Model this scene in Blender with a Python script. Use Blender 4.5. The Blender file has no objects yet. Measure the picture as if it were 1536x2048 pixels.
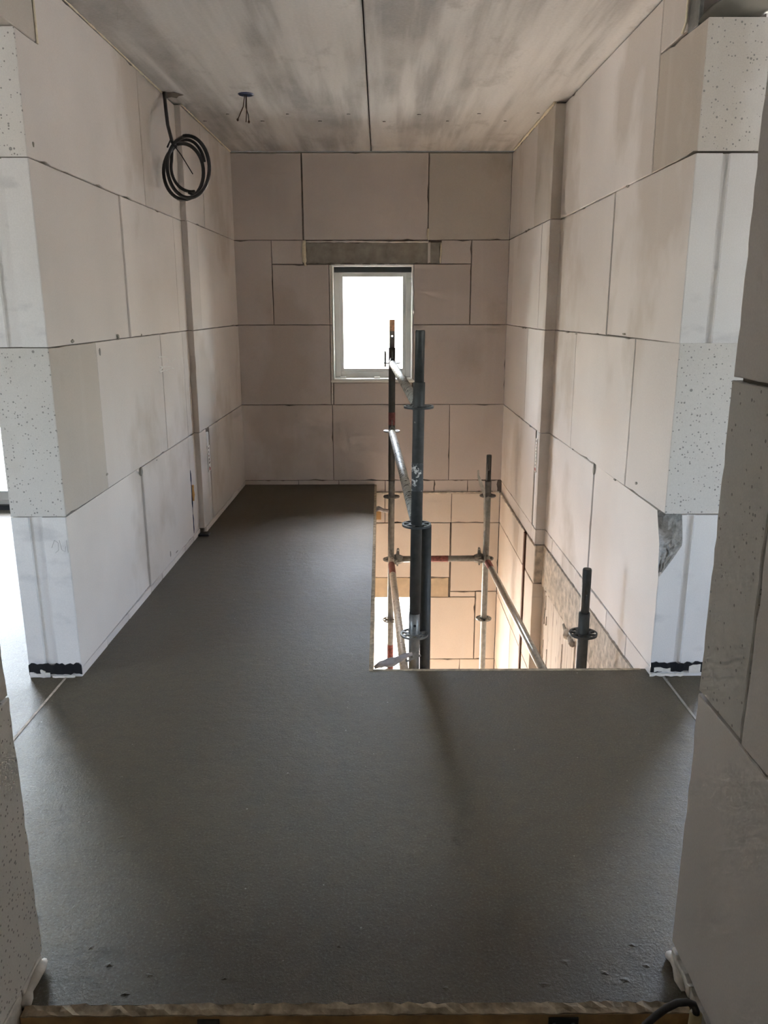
import bpy, bmesh, math, random
from mathutils import Vector, Matrix
random.seed(7)
S = bpy.context.scene
COL = S.collection

# ------------------------------------------------------------------ camera
cam = bpy.data.cameras.new('camera'); camo = bpy.data.objects.new('camera', cam); COL.objects.link(camo)
cam.sensor_width = 36.0; cam.lens = 1593.56 * 36.0 / 2048.0; cam.clip_start = 0.02; cam.clip_end = 400
_p, _y, _r = math.radians(14.4927), math.radians(0.2527), math.radians(0.0957)
_f = Vector((math.sin(_y)*math.cos(_p), math.cos(_y)*math.cos(_p), -math.sin(_p)))
_rt = Vector((math.cos(_y), -math.sin(_y), 0)); _dn = _f.cross(_rt)
_R = math.cos(_r)*_rt + math.sin(_r)*_dn; _D = -math.sin(_r)*_rt + math.cos(_r)*_dn
camo.matrix_world = Matrix(((_R.x, -_D.x, -_f.x, 0), (_R.y, -_D.y, -_f.y, 0), (_R.z, -_D.z, -_f.z, 1.45), (0, 0, 0, 1)))
S.camera = camo

# ------------------------------------------------------------------ world, sun, exposure
W = bpy.data.worlds.new('sky'); S.world = W; W.use_nodes = True
wn = W.node_tree.nodes; wl = W.node_tree.links
bg = wn['Background']; sky = wn.new('ShaderNodeTexSky'); sky.sky_type = 'NISHITA'
sky.sun_disc = False; sky.sun_elevation = math.radians(58); sky.sun_rotation = math.radians(-12)
sky.air_density = 1.0; sky.dust_density = 3.0; sky.ozone_density = 1.0
hz = wn.new('ShaderNodeMix'); hz.data_type = 'RGBA'; hz.inputs[0].default_value = .45; hz.inputs[7].default_value = (1.25, 1.24, 1.20, 1)   # bright hazy overcast veil
wl.new(sky.outputs[0], hz.inputs[6]); wl.new(hz.outputs[2], bg.inputs[0]); bg.inputs[1].default_value = 1.0
sun = bpy.data.lights.new('sun', 'SUN'); suno = bpy.data.objects.new('sun', sun); COL.objects.link(suno)
sun.energy = 6.0; sun.angle = math.radians(0.6); sun.color = (1.0, 0.94, 0.86)
_sd = Vector((math.sin(math.radians(-14))*math.cos(math.radians(60)), math.cos(math.radians(-14))*math.cos(math.radians(60)), math.sin(math.radians(60))))
suno.rotation_euler = _sd.to_track_quat('Z', 'Y').to_euler()
def portal(loc, rot, sx, sy):
    l = bpy.data.lights.new('window_portal', 'AREA'); l.shape = 'RECTANGLE'; l.size = sx; l.size_y = sy; l.cycles.is_portal = True
    o = bpy.data.objects.new('window_portal', l); COL.objects.link(o); o.location = loc; o.rotation_euler = rot
H90 = math.pi/2
portal((-0.06, 6.90, 1.30), (-H90, 0, 0), 0.66, 0.95)      # back window
portal((-0.33, 6.90, -2.0), (-H90, 0, 0), 1.42, 2.0)        # lower door
portal((-3.05, 5.95, 1.15), (-H90, 0, 0), 1.3, 2.3)        # left room door
portal((3.05, 5.95, 1.45), (-H90, 0, 0), 1.2, 1.6)         # right room window
portal((-4.95, 0.5, 1.575), (0, -H90, 0), 1.35, 1.6)         # left room side window
portal((4.95, 0.5, 1.575), (0, H90, 0), 1.35, 1.6)           # right room side window
vs = S.view_settings; vs.view_transform = 'Standard'; vs.look = 'None'; vs.gamma = 1.0; vs.use_curve_mapping = False
vs.exposure = 3.32
S.cycles.max_bounces = 9; S.cycles.diffuse_bounces = 8; S.cycles.glossy_bounces = 3; S.cycles.adaptive_threshold = .05; S.cycles.adaptive_min_samples = 28; S.cycles.transparent_max_bounces = 12
S.cycles.sample_clamp_indirect = 1.2

# ------------------------------------------------------------------ materials
def new_mat(name):
    m = bpy.data.materials.new(name); m.use_nodes = True
    nt = m.node_tree
    return m, nt, nt.nodes['Principled BSDF']
def N(nt, t, **kw):
    n = nt.nodes.new(t)
    for k, v in kw.items(): setattr(n, k, v)
    return n
def noise(nt, vec, scale, detail=4, rough=.55, mapscale=None, coord_loc=None):
    if mapscale:
        mp = N(nt, 'ShaderNodeMapping'); mp.inputs['Scale'].default_value = mapscale
        if coord_loc: mp.inputs['Location'].default_value = coord_loc
        nt.links.new(vec, mp.inputs[0]); vec = mp.outputs[0]
    n = N(nt, 'ShaderNodeTexNoise'); n.inputs['Scale'].default_value = scale; n.inputs['Detail'].default_value = detail; n.inputs['Roughness'].default_value = rough
    nt.links.new(vec, n.inputs['Vector']); return n.outputs['Fac']
def ramp(nt, fac, stops):
    r = N(nt, 'ShaderNodeValToRGB'); e = r.color_ramp.elements
    while len(e) < len(stops): e.new(.5)
    for i, (p, c) in enumerate(stops):
        e[i].position = p; e[i].color = (*c, 1) if len(c) == 3 else c
    nt.links.new(fac, r.inputs[0]); return r.outputs[0]
def mixc(nt, fac, a, b, mode='MIX'):
    m = N(nt, 'ShaderNodeMix', data_type='RGBA', blend_type=mode)
    for i, v in ((0, fac), (6, a), (7, b)):
        if isinstance(v, (int, float)): m.inputs[i].default_value = v
        elif isinstance(v, tuple): m.inputs[i].default_value = (*v, 1)
        else: nt.links.new(v, m.inputs[i])
    return m.outputs[2]
def math_(nt, op, a, b=None):
    m = N(nt, 'ShaderNodeMath', operation=op)
    for i, v in ((0, a), (1, b)):
        if v is None: continue
        if isinstance(v, (int, float)): m.inputs[i].default_value = v
        else: nt.links.new(v, m.inputs[i])
    return m.outputs[0]
def bump(nt, b, h, strength=.3, dist=.002, prev=None):
    n = N(nt, 'ShaderNodeBump'); n.inputs['Strength'].default_value = strength; n.inputs['Distance'].default_value = dist
    nt.links.new(h, n.inputs['Height'])
    if prev: nt.links.new(prev, n.inputs['Normal'])
    nt.links.new(n.outputs[0], b.inputs['Normal']); return n.outputs[0]
def simple(name, col, rough=.6, metal=0.0, var=.12, scale=30, bstr=.15, spec=.5):
    m, nt, b = new_mat(name)
    g = N(nt, 'ShaderNodeNewGeometry').outputs['Position']
    f = noise(nt, g, scale)
    c0 = tuple(c*(1-var) for c in col); c1 = tuple(min(1, c*(1+var)) for c in col)
    nt.links.new(ramp(nt, f, [(.3, c0), (.7, c1)]), b.inputs['Base Color'])
    b.inputs['Roughness'].default_value = rough; b.inputs['Metallic'].default_value = metal; b.inputs['Specular IOR Level'].default_value = spec
    bump(nt, b, f, bstr, .002)
    return m

def make_block(name, base, pits=False, tone=.11, stain=.6, smudge=False):
    m, nt, b = new_mat(name)
    g = N(nt, 'ShaderNodeNewGeometry').outputs['Position']
    oi = N(nt, 'ShaderNodeObjectInfo')
    # every block has its own slight tone
    t = math_(nt, 'MULTIPLY_ADD', oi.outputs['Random'], 2*tone); t.node.inputs[2].default_value = 1-tone
    cmb = N(nt, 'ShaderNodeCombineColor')
    for i in range(3): nt.links.new(t, cmb.inputs[i])
    col = mixc(nt, 1.0, base, cmb.outputs[0], 'MULTIPLY')
    # broad clouding, damp stains with soft outlines and vertical runs
    cl = noise(nt, g, 1.7, 3, .5)
    col = mixc(nt, ramp(nt, cl, [(.35, (0, 0, 0)), (.7, (1, 1, 1))]), col, mixc(nt, .5, col, tuple(c*.80 for c in base)))
    st = noise(nt, g, 1.1, 5, .55, (1.0, 1.0, .75), (3.1, 1.7, 9.2))
    stm = math_(nt, 'MULTIPLY', ramp(nt, st, [(.55, (0, 0, 0)), (.63, (1, 1, 1))]), stain)
    col = mixc(nt, stm, col, (base[0]*.66, base[1]*.61, base[2]*.54))
    ru = noise(nt, g, 9, 3, .5, (1, 1, .06))
    col = mixc(nt, math_(nt, 'MULTIPLY', ramp(nt, ru, [(.58, (0, 0, 0)), (.75, (1, 1, 1))]), .16), col, (.78, .76, .73))
    if smudge:
        sm = noise(nt, g, 7, 3, .5, (1, 1, 1.8), (5, 0, 2))
        col = mixc(nt, math_(nt, 'MULTIPLY', ramp(nt, sm, [(.58, (0, 0, 0)), (.72, (1, 1, 1))]), .45), col, (.46, .46, .47))
    fine = noise(nt, g, 220, 3, .6)
    col = mixc(nt, .12, col, ramp(nt, fine, [(.3, tuple(c*.6 for c in base)), (.7, tuple(min(1, c*1.3) for c in base))]))
    nrm = None
    if pits:
        v = N(nt, 'ShaderNodeTexVoronoi', feature='F1'); v.inputs['Scale'].default_value = 95; nt.links.new(g, v.inputs['Vector'])
        big = N(nt, 'ShaderNodeTexVoronoi', feature='F1'); big.inputs['Scale'].default_value = 34; nt.links.new(g, big.inputs['Vector'])
        sp = N(nt, 'ShaderNodeSeparateColor'); nt.links.new(v.outputs['Color'], sp.inputs[0])
        sb = N(nt, 'ShaderNodeSeparateColor'); nt.links.new(big.outputs['Color'], sb.inputs[0])
        thr = math_(nt, 'MULTIPLY', math_(nt, 'POWER', sp.outputs[0], 2.2), .36)
        thb = math_(nt, 'MULTIPLY', math_(nt, 'POWER', sb.outputs[0], 11.0), .24)
        pit = math_(nt, 'MAXIMUM', math_(nt, 'LESS_THAN', v.outputs['Distance'], thr), math_(nt, 'LESS_THAN', big.outputs['Distance'], thb))
        col = mixc(nt, math_(nt, 'MULTIPLY', pit, .8), col, tuple(c*.30 for c in base))
        nrm = bump(nt, b, math_(nt, 'SUBTRACT', 1.0, pit), .6, .003)
    nt.links.new(col, b.inputs['Base Color'])
    b.inputs['Roughness'].default_value = .82; b.inputs['Specular IOR Level'].default_value = .25
    bump(nt, b, fine, .12, .002, nrm)
    return m
BASE = (.76, .72, .69)
M = {}
M['block'] = make_block('aerated_block', BASE)
M['cut'] = make_block('aerated_block_cut', (.72, .70, .665), True)
M['white'] = make_block('aerated_block_moulded', (.80, .79, .78), False, .03, .18, True)
M['glue'] = simple('joint_glue', (.16, .14, .12), .95)
M['mortar'] = simple('white_mortar', (.72, .69, .64), .9, scale=60, bstr=.5)
M['plaster'] = simple('plain_wall', (.76, .73, .69), .9, scale=3, var=.05)
M['bitumen'] = simple('bitumen', (.012, .013, .016), .38, scale=45, bstr=.8)
M['foam'] = simple('pu_foam', (.80, .74, .58), .8, scale=80, bstr=.6)
M['foam_orange'] = simple('pu_foam_orange', (.62, .36, .12), .75, scale=80, bstr=.6)
M['lintel'] = simple('concrete_lintel', (.30, .285, .25), .85, scale=14, var=.22, bstr=.4)
M['band'] = simple('slab_edge_concrete', (.50, .445, .375), .95, scale=26, var=.35, bstr=1.0)
M['wood'] = simple('formwork_timber', (.46, .30, .145), .7, scale=18, var=.25, bstr=.3)
M['wood_pale'] = simple('screed_crusted_timber', (.40, .33, .235), .85, scale=34, var=.45, bstr=.9)
M['brown'] = simple('brown_timber', (.115, .05, .028), .7, scale=20, var=.2)
M['blackcable'] = simple('grey_conduit', (.040, .041, .043), .45, scale=90, var=.1)
M['cable'] = simple('dark_cable', (.05, .048, .048), .5, scale=60, var=.15)
M['tie'] = simple('black_tie', (.010, .010, .011), .4)
M['blue'] = simple('blue_plastic', (.010, .030, .11), .4)
M['copper'] = simple('wire_brown', (.09, .05, .03), .5)
M['paper'] = simple('label_paper', (.80, .78, .74), .7)
M['ink'] = simple('label_ink', (.16, .13, .12), .7)
M['inkred'] = simple('label_red', (.35, .06, .05), .7)
M['chalk'] = simple('chalk', (.80, .79, .77), .95)
M['pencil'] = simple('pencil', (.45, .44, .43), .9)
M['frame'] = simple('window_frame_grey', (.70, .71, .70), .45, scale=5, var=.05)
M['framedark'] = simple('window_head_dark', (.035, .042, .047), .5, scale=5, var=.05)
M['reveal'] = simple('reveal_lining', (.80, .78, .72), .7, scale=10, var=.04)
M['slot'] = simple('dark_slot', (.02, .018, .016), .95)
M['plate'] = simple('bracket_steel', (.09, .095, .085), .5, .7, scale=40)
M['film'] = simple('silver_film', (.50, .49, .44), .28, .55, scale=6, var=.15, bstr=.2)
M['rag'] = simple('dusty_rag', (.36, .33, .32), .95, scale=25, var=.3, bstr=.6)
M['ragred'] = simple('orange_rag', (.55, .20, .11), .9, scale=25, var=.2)
M['beige_tube'] = simple('beige_tube', (.52, .42, .22), .45, scale=15)
M['ground'] = simple('pale_ground', (.45, .42, .37), .95, scale=1.5, var=.15)
M['lintel_lower'] = simple('tan_lintel', (.56, .46, .33), .9, scale=12)
M['sand'] = simple('sandy_floor', (.56, .44, .32), .95, scale=4, var=.12)
M['wrap'] = simple('blue_white_wrap', (.62, .66, .74), .3, scale=9, var=.25)
M['orange'] = simple('orange_timber', (.62, .38, .16), .7, scale=9)
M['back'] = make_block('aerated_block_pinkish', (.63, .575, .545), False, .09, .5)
M['damp'] = make_block('aerated_block_damp', (.62, .575, .52), False, .06, .7)
M['warm_lit'] = make_block('lower_block_warm_lit', (.74, .665, .59), False, .04, .25)  # pale blocks with the lower storey's warm bounced light put into their colour

def make_steel(name, col, rough, splash, scol, metal=.6, sscale=22):
    m, nt, b = new_mat(name)
    g = N(nt, 'ShaderNodeNewGeometry').outputs['Position']
    f = noise(nt, g, 38, 4, .6); s = noise(nt, g, sscale, 5, .65)
    c = ramp(nt, f, [(.3, tuple(x*.75 for x in col)), (.7, tuple(x*1.2 for x in col))])
    mask = ramp(nt, s, [(splash, (0, 0, 0)), (splash+.05, (1, 1, 1))])
    nt.links.new(mixc(nt, mask, c, scol), b.inputs['Base Color'])
    nt.links.new(mixc(nt, mask, (metal,)*3, (0, 0, 0)), b.inputs['Metallic'])
    nt.links.new(mixc(nt, mask, (rough,)*3, (.9,)*3), b.inputs['Roughness'])
    bump(nt, b, s, .25, .002)
    return m
M['steel_dark'] = make_steel('scaffold_steel_dark', (.050, .054, .052), .55, .70, (.30, .29, .27), .2)
M['steel'] = make_steel('scaffold_steel_galvanised', (.22, .225, .215), .45, .66, (.42, .39, .35), .6)
M['steel_crust'] = make_steel('scaffold_steel_crusted', (.42, .42, .38), .55, .545, (.07, .065, .055), .3, 40)
M['steel_pale'] = make_steel('scaffold_steel_pale', (.50, .48, .44), .5, .60, (.15, .12, .11), .25, 40)
M['crust'] = make_steel('flaked_paint', (.055, .06, .062), .55, .50, (.62, .62, .60), .2, 34)
M['red'] = simple('red_paint', (.20, .060, .055), .6, scale=60, var=.5)
M['orange_paint'] = simple('orange_paint', (.70, .42, .27), .6, scale=60, var=.3)
M['galv_bright'] = make_steel('galvanised_bright', (.45, .46, .44), .30, .72, (.3, .28, .25), .85)

def make_ceiling():
    m, nt, b = new_mat('ceiling_concrete')
    g = N(nt, 'ShaderNodeNewGeometry').outputs['Position']
    oi = N(nt, 'ShaderNodeObjectInfo')
    c = (.47, .445, .41)
    st = noise(nt, g, 6.5, 4, .55, (1, .07, 1))
    col = ramp(nt, st, [(.37, (.36, .357, .352)), (.45, (.49, .488, .482)), (.53, (.67, .667, .66)), (.63, (.76, .757, .75))])
    bl = noise(nt, g, 1.6, 6, .62, (1, .55, 1), (4, 2, 0))
    col = mixc(nt, math_(nt, 'MULTIPLY', ramp(nt, bl, [(.44, (0, 0, 0)), (.60, (1, 1, 1))]), .55), col, (.68, .675, .665))
    dk = noise(nt, g, 3.5, 7, .7, (1, .6, 1), (1, 7, 0))
    col = mixc(nt, math_(nt, 'MULTIPLY', ramp(nt, dk, [(.56, (0, 0, 0)), (.66, (1, 1, 1))]), .45), col, (.34, .335, .325))
    sp = noise(nt, g, 70, 3, .6)
    col = mixc(nt, .15, col, ramp(nt, sp, [(.3, (.25, .24, .22)), (.7, (.7, .68, .64))]))
    nt.links.new(col, b.inputs['Base Color']); b.inputs['Roughness'].default_value = .75; b.inputs['Specular IOR Level'].default_value = .3
    bump(nt, b, sp, .12, .002)
    return m
M['ceiling'] = make_ceiling()
def make_screed():
    m, nt, b = new_mat('fresh_screed')
    g = N(nt, 'ShaderNodeNewGeometry').outputs['Position']
    big = noise(nt, g, 1.3, 4, .55); fine = noise(nt, g, 150, 4, .75); mid = noise(nt, g, 22, 6, .7)
    col = ramp(nt, big, [(.3, (.074, .057, .031)), (.7, (.100, .080, .046))])
    col = mixc(nt, math_(nt, 'MULTIPLY', ramp(nt, mid, [(.35, (1, 1, 1)), (.6, (0, 0, 0))]), .35), col, (.045, .040, .029))
    col = mixc(nt, math_(nt, 'MULTIPLY', ramp(nt, fine, [(.54, (0, 0, 0)), (.68, (1, 1, 1))]), .8), col, (.16, .145, .115))
    col = mixc(nt, ramp(nt, fine, [(.30, (1, 1, 1)), (.42, (0, 0, 0))]), col, (.022, .019, .013))
    sp = N(nt, 'ShaderNodeTexVoronoi', feature='F1'); sp.inputs['Scale'].default_value = 40; nt.links.new(g, sp.inputs['Vector'])
    sc_ = N(nt, 'ShaderNodeSeparateColor'); nt.links.new(sp.outputs['Color'], sc_.inputs[0])
    grain = math_(nt, 'LESS_THAN', sp.outputs['Distance'], math_(nt, 'MULTIPLY', math_(nt, 'POWER', sc_.outputs[0], 20.0), .13))
    col = mixc(nt, grain, col, (.28, .26, .22))
    nt.links.new(col, b.inputs['Base Color'])
    nt.links.new(ramp(nt, big, [(.3, (.46,)*3), (.7, (.56,)*3)]), b.inputs['Roughness'])
    b.inputs['Specular IOR Level'].default_value = .58
    h = math_(nt, 'ADD', math_(nt, 'MULTIPLY', fine, .45), mid)
    bump(nt, b, h, .55, .005)
    return m
M['screed'] = make_screed()
def make_drip():
    m, nt, b = new_mat('dripped_block')
    g = N(nt, 'ShaderNodeNewGeometry').outputs['Position']
    d = noise(nt, g, 26, 4, .6, (1, 1, .035)); k = noise(nt, g, 40, 3, .5, (1, 1, .18))
    col = ramp(nt, d, [(.42, (.66, .60, .53)), (.60, (.50, .43, .36)), (.7, (.36, .30, .245))])
    col = mixc(nt, ramp(nt, k, [(.66, (0, 0, 0)), (.70, (1, 1, 1))]), col, (.17, .14, .115))
    nt.links.new(col, b.inputs['Base Color']); b.inputs['Roughness'].default_value = .85
    bump(nt, b, d, .3, .003)
    return m
M['drip'] = make_drip()
def make_rough():
    m, nt, b = new_mat('broken_block')
    g = N(nt, 'ShaderNodeNewGeometry').outputs['Position']
    f = noise(nt, g, 55, 6, .7)
    nt.links.new(ramp(nt, f, [(.32, (.34, .33, .31)), (.6, (.58, .575, .56))]), b.inputs['Base Color'])
    b.inputs['Roughness'].default_value = .95; bump(nt, b, f, 1.0, .01)
    return m
M['broken'] = make_rough()
def make_glass():
    m, nt, b = new_mat('window_glass'); nt.nodes.remove(b)
    out = nt.nodes['Material Output']
    tr = N(nt, 'ShaderNodeBsdfTransparent'); gl = N(nt, 'ShaderNodeBsdfGlossy'); gl.inputs['Roughness'].default_value = .03
    tr.inputs[0].default_value = (.93, .95, .94, 1)
    fr = N(nt, 'ShaderNodeFresnel'); fr.inputs[0].default_value = 1.45
    mx = N(nt, 'ShaderNodeMixShader'); nt.links.new(fr.outputs[0], mx.inputs[0]); nt.links.new(tr.outputs[0], mx.inputs[1]); nt.links.new(gl.outputs[0], mx.inputs[2])
    nt.links.new(mx.outputs[0], out.inputs[0])
    return m
M['glass'] = make_glass()

# ------------------------------------------------------------------ mesh helpers
def link(name, verts, faces, mats, parent=None, fm=None, smooth=False, origin=None):
    me = bpy.data.meshes.new(name)
    o0 = Vector(origin) if origin is not None else sum((Vector(v) for v in verts), Vector())/len(verts)
    me.from_pydata([tuple(Vector(v)-o0) for v in verts], [], faces)
    if not isinstance(mats, (list, tuple)): mats = [mats]
    for m in mats: me.materials.append(M[m])
    bm = bmesh.new(); bm.from_mesh(me); bmesh.ops.recalc_face_normals(bm, faces=bm.faces); bm.to_mesh(me); bm.free()
    if fm:
        for p in me.polygons: p.material_index = fm(p.normal, p.center + o0)
    if smooth:
        for p in me.polygons: p.use_smooth = True
    me.update()
    o = bpy.data.objects.new(name, me); COL.objects.link(o)
    par = parent
    o.location = o0
    if par is not None:
        o.parent = par; o.location = o0 - Vector(par.location) - (Vector(par.parent.location) if par.parent else Vector())
    return o
def tag(o, label=None, cat=None, group=None, kind=None):
    if label: o['label'] = label
    if cat: o['category'] = cat
    if group: o['group'] = group
    if kind: o['kind'] = kind
    return o
def empty(name, loc):
    o = bpy.data.objects.new(name, None); COL.objects.link(o); o.location = loc; o.empty_display_size = .1
    return o
class MB:
    def __init__(s): s.v = []; s.f = []
    def box(s, x0, x1, y0, y1, z0, z1, c=0.0):
        i = len(s.v)
        if c <= 0:
            s.v += [(x, y, z) for z in (z0, z1) for y in (y0, y1) for x in (x0, x1)]
            s.f += [tuple(i+k for k in q) for q in ((0, 2, 3, 1), (4, 5, 7, 6), (0, 1, 5, 4), (2, 6, 7, 3), (0, 4, 6, 2), (1, 3, 7, 5))]
        else:
            ring = lambda a, z: [(x0+a, y0+c), (x0+c, y0+a), (x1-c, y0+a), (x1-a, y0+c), (x1-a, y1-c), (x1-c, y1-a), (x0+c, y1-a), (x0+a, y1-c)]
            inner = lambda z: [(x0+c, y0+c, z), (x0+c, y0+c, z), (x1-c, y0+c, z), (x1-c, y0+c, z), (x1-c, y1-c, z), (x1-c, y1-c, z), (x0+c, y1-c, z), (x0+c, y1-c, z)]
            s.v += [(x, y, z0+c) for x, y in ring(0, 0)] + [(x, y, z1-c) for x, y in ring(0, 0)]
            s.v += [(x0+c, y0+c, z0), (x1-c, y0+c, z0), (x1-c, y1-c, z0), (x0+c, y1-c, z0), (x0+c, y0+c, z1), (x1-c, y0+c, z1), (x1-c, y1-c, z1), (x0+c, y1-c, z1)]
            for k in range(8): s.f.append((i+k, i+(k+1) % 8, i+8+(k+1) % 8, i+8+k))
            for b0, t0 in ((0, 16), (8, 20)):
                for k in range(4):
                    a, b_ = i+b0+(2*k), i+b0+(2*k+1); nx = i+b0+(2*k+2) % 8
                    s.f.append((a, b_, i+t0+k)); s.f.append((b_, nx, i+t0+(k+1) % 4, i+t0+k))
                s.f.append(tuple(i+t0+k for k in range(4)))
        return s
    def prism(s, poly, z0, z1):
        i = len(s.v); n = len(poly)
        s.v += [(x, y, z0) for x, y in poly] + [(x, y, z1) for x, y in poly]
        for k in range(n): s.f.append((i+k, i+(k+1) % n, i+n+(k+1) % n, i+n+k))
        s.f.append(tuple(i+k for k in range(n))[::-1]); s.f.append(tuple(i+n+k for k in range(n)))
        return s
    def tube(s, pts, r, n=12, cap=True):
        i0 = len(s.v); pts = [Vector(p) for p in pts]
        rr = r if isinstance(r, (list, tuple)) else [r]*len(pts)
        t0 = (pts[1]-pts[0]).normalized(); up = Vector((0, 0, 1)) if abs(t0.z) < .9 else Vector((1, 0, 0))
        nrm = t0.cross(up).normalized()
        for j, p in enumerate(pts):
            t = (pts[min(j+1, len(pts)-1)]-pts[max(j-1, 0)]).normalized()
            nrm = (nrm - t*nrm.dot(t)).normalized(); bn = t.cross(nrm)
            for k in range(n):
                a = 2*math.pi*k/n; s.v.append(tuple(p + rr[j]*(math.cos(a)*nrm+math.sin(a)*bn)))
        for j in range(len(pts)-1):
            for k in range(n):
                a = i0+j*n+k; b_ = i0+j*n+(k+1) % n; s.f.append((a, b_, b_+n, a+n))
        if cap:
            s.f.append(tuple(i0+k for k in range(n))[::-1]); s.f.append(tuple(i0+(len(pts)-1)*n+k for k in range(n)))
        return s
    def build(s, name, mat, parent=None, smooth=False, fm=None, origin=None):
        return link(name, s.v, s.f, mat, parent, fm, smooth, origin)

# a masonry wall face: plan line a->b, normal pointing to the viewer side
class Face:
    def __init__(s, axis, p0, p1, nrm, thick):
        # axis 'Y': u is world Y, plane x interpolated between p0=(x,y) and p1 ; axis 'X': u is world X, plane y constant
        s.axis, s.p0, s.p1, s.n, s.t = axis, p0, p1, nrm, thick
    def pt(s, u, z, w):
        if s.axis == 'Y':
            k = (u-s.p0[1])/(s.p1[1]-s.p0[1]); x = s.p0[0]+k*(s.p1[0]-s.p0[0])
            return (x + s.n*w, u, z)
        return (u, s.p0[1] + s.n*w, z)
def jitter_poly(poly, step=.05, amp=.0012, chip=.06, chipd=.007, rnd=random):
    """walk the outline, insert points, wear the edge a little; a few chips"""
    n = len(poly); out = []
    area = sum(poly[i][0]*poly[(i+1) % n][1]-poly[(i+1) % n][0]*poly[i][1] for i in range(n))
    sg = 1 if area > 0 else -1
    for i in range(n):
        a, b = poly[i], poly[(i+1) % n]
        dx, dz = b[0]-a[0], b[1]-a[1]; L = math.hypot(dx, dz); k = max(1, int(L/step))
        nx, nz = -dz/L*sg, dx/L*sg      # inward
        out.append((a[0], a[1]))
        for j in range(1, k):
            t = (j + (rnd.random()-.5)*.5)/k
            d = rnd.random()*amp
            if rnd.random() < chip: d += chipd*(.4+rnd.random())
            out.append((a[0]+dx*t+nx*d, a[1]+dz*t+nz*d))
    return out
def block(face, poly, parent, mat='block', name='block', proud=None, thick=None, gap=.0018, fm=None, mats=None, step=.05, chip=.06, chipd=.006):
    if len(poly) == 4 and not isinstance(poly[0], tuple):
        u0, u1, z0, z1 = poly; poly = [(u0+gap, z0+gap), (u1-gap, z0+gap), (u1-gap, z1-gap), (u0+gap, z1-gap)]
    pr = proud if proud is not None else random.uniform(-.0015, .0015)
    th = thick or face.t
    p = jitter_poly(poly, step, chip=chip, chipd=chipd); n = len(p)
    cu = sum(q[0] for q in poly)/len(poly); cz = sum(q[1] for q in poly)/len(poly)
    c = .0022
    def ins(q):
        du, dz = cu-q[0], cz-q[1]
        return (q[0] + math.copysign(min(c, abs(du)), du), q[1] + math.copysign(min(c, abs(dz)), dz))
    v = [face.pt(*ins(q), pr) for q in p] + [face.pt(*q, pr-c) for q in p] + [face.pt(*q, pr-th) for q in p]
    f = [tuple(range(n)), tuple(range(2*n, 3*n))[::-1]]
    for k in range(n):
        k2 = (k+1) % n
        f.append((k, k2, n+k2, n+k)); f.append((n+k, n+k2, 2*n+k2, 2*n+k))
    return link(name, v, f, mats or mat, parent, fm)
def rows(face, z0, z1, us, parent, **kw):
    for a, b in zip(us[:-1], us[1:]): block(face, (a, b, z0, z1), parent, **kw)

ZK, Z1, Z2, Z3, ZC = .035, .668, 1.305, 1.947, 2.586
KB = -.067     # underside of the levelling course
SB = -.333     # underside of the slab

# ================================================================== SETTING
# ---- floor: screed with the stair opening
fl = MB().prism([(-1.268, 1.392), (1.135, 1.392), (1.135, 3.015), (-.05, 3.015), (-.05, 6.56), (-1.268, 6.56)], KB, 0).build('floor', 'screed')
tag(fl, 'dark grey fresh screed floor around the stair opening', 'floor', kind='structure')
f2 = MB().box(-5.0, -1.276, -2.4, 5.96, KB, -.001).build('floor_left', 'screed'); tag(f2, 'screed floor of the bright room on the left', 'floor', kind='structure')
f3 = MB().box(1.143, 5.0, -2.4, 5.96, KB, -.001).build('floor_right', 'screed'); tag(f3, 'screed floor of the room on the right', 'floor', kind='structure')
MB().box(-1.2765, -1.2675, 1.53, 2.955, -.05, .0015).build('joint_strip', 'band', fl)
MB().box(1.1345, 1.1435, 1.53, 2.945, -.05, .0025).build('joint_strip', 'lintel', fl)
sl = MB().prism([(-5.3, -2.6), (5.3, -2.6), (5.3, 6.2), (1.088, 6.2), (1.088, 2.99), (-.052, 2.99), (-.052, 6.54), (-5.3, 6.54)], SB, KB-.001).build('floor_slab', 'band')
tag(sl, 'raw concrete floor slab under the screed', 'slab', kind='structure')
# trowel lumps and gouges near the threshold
rl = random.Random(3)
for (lx, ly, lr) in ((.42, 1.50, .020), (.50, 1.47, .012), (.585, 1.55, .011), (.54, 1.45, .013), (.36, 1.44, .015), (.60, 1.49, .010), (-.62, 1.50, .012), (-.52, 1.47, .010), (-.68, 1.55, .010), (-.56, 1.42, .012), (-.35, 1.46, .008), (-.73, 1.95, .014), (.14, 1.43, .012), (-.10, 1.55, .007)):
    v = [(lx, ly, .0022)]; n = 9
    for k in range(n):
        a = 2*math.pi*k/n; r = lr*rl.uniform(.5, 1.3); v.append((lx+r*math.cos(a)*1.5, ly+r*math.sin(a), -.0015))
    link('screed_lump', v, [(0, 1+k, 1+(k+1) % n) for k in range(n)], 'screed', fl)

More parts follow.
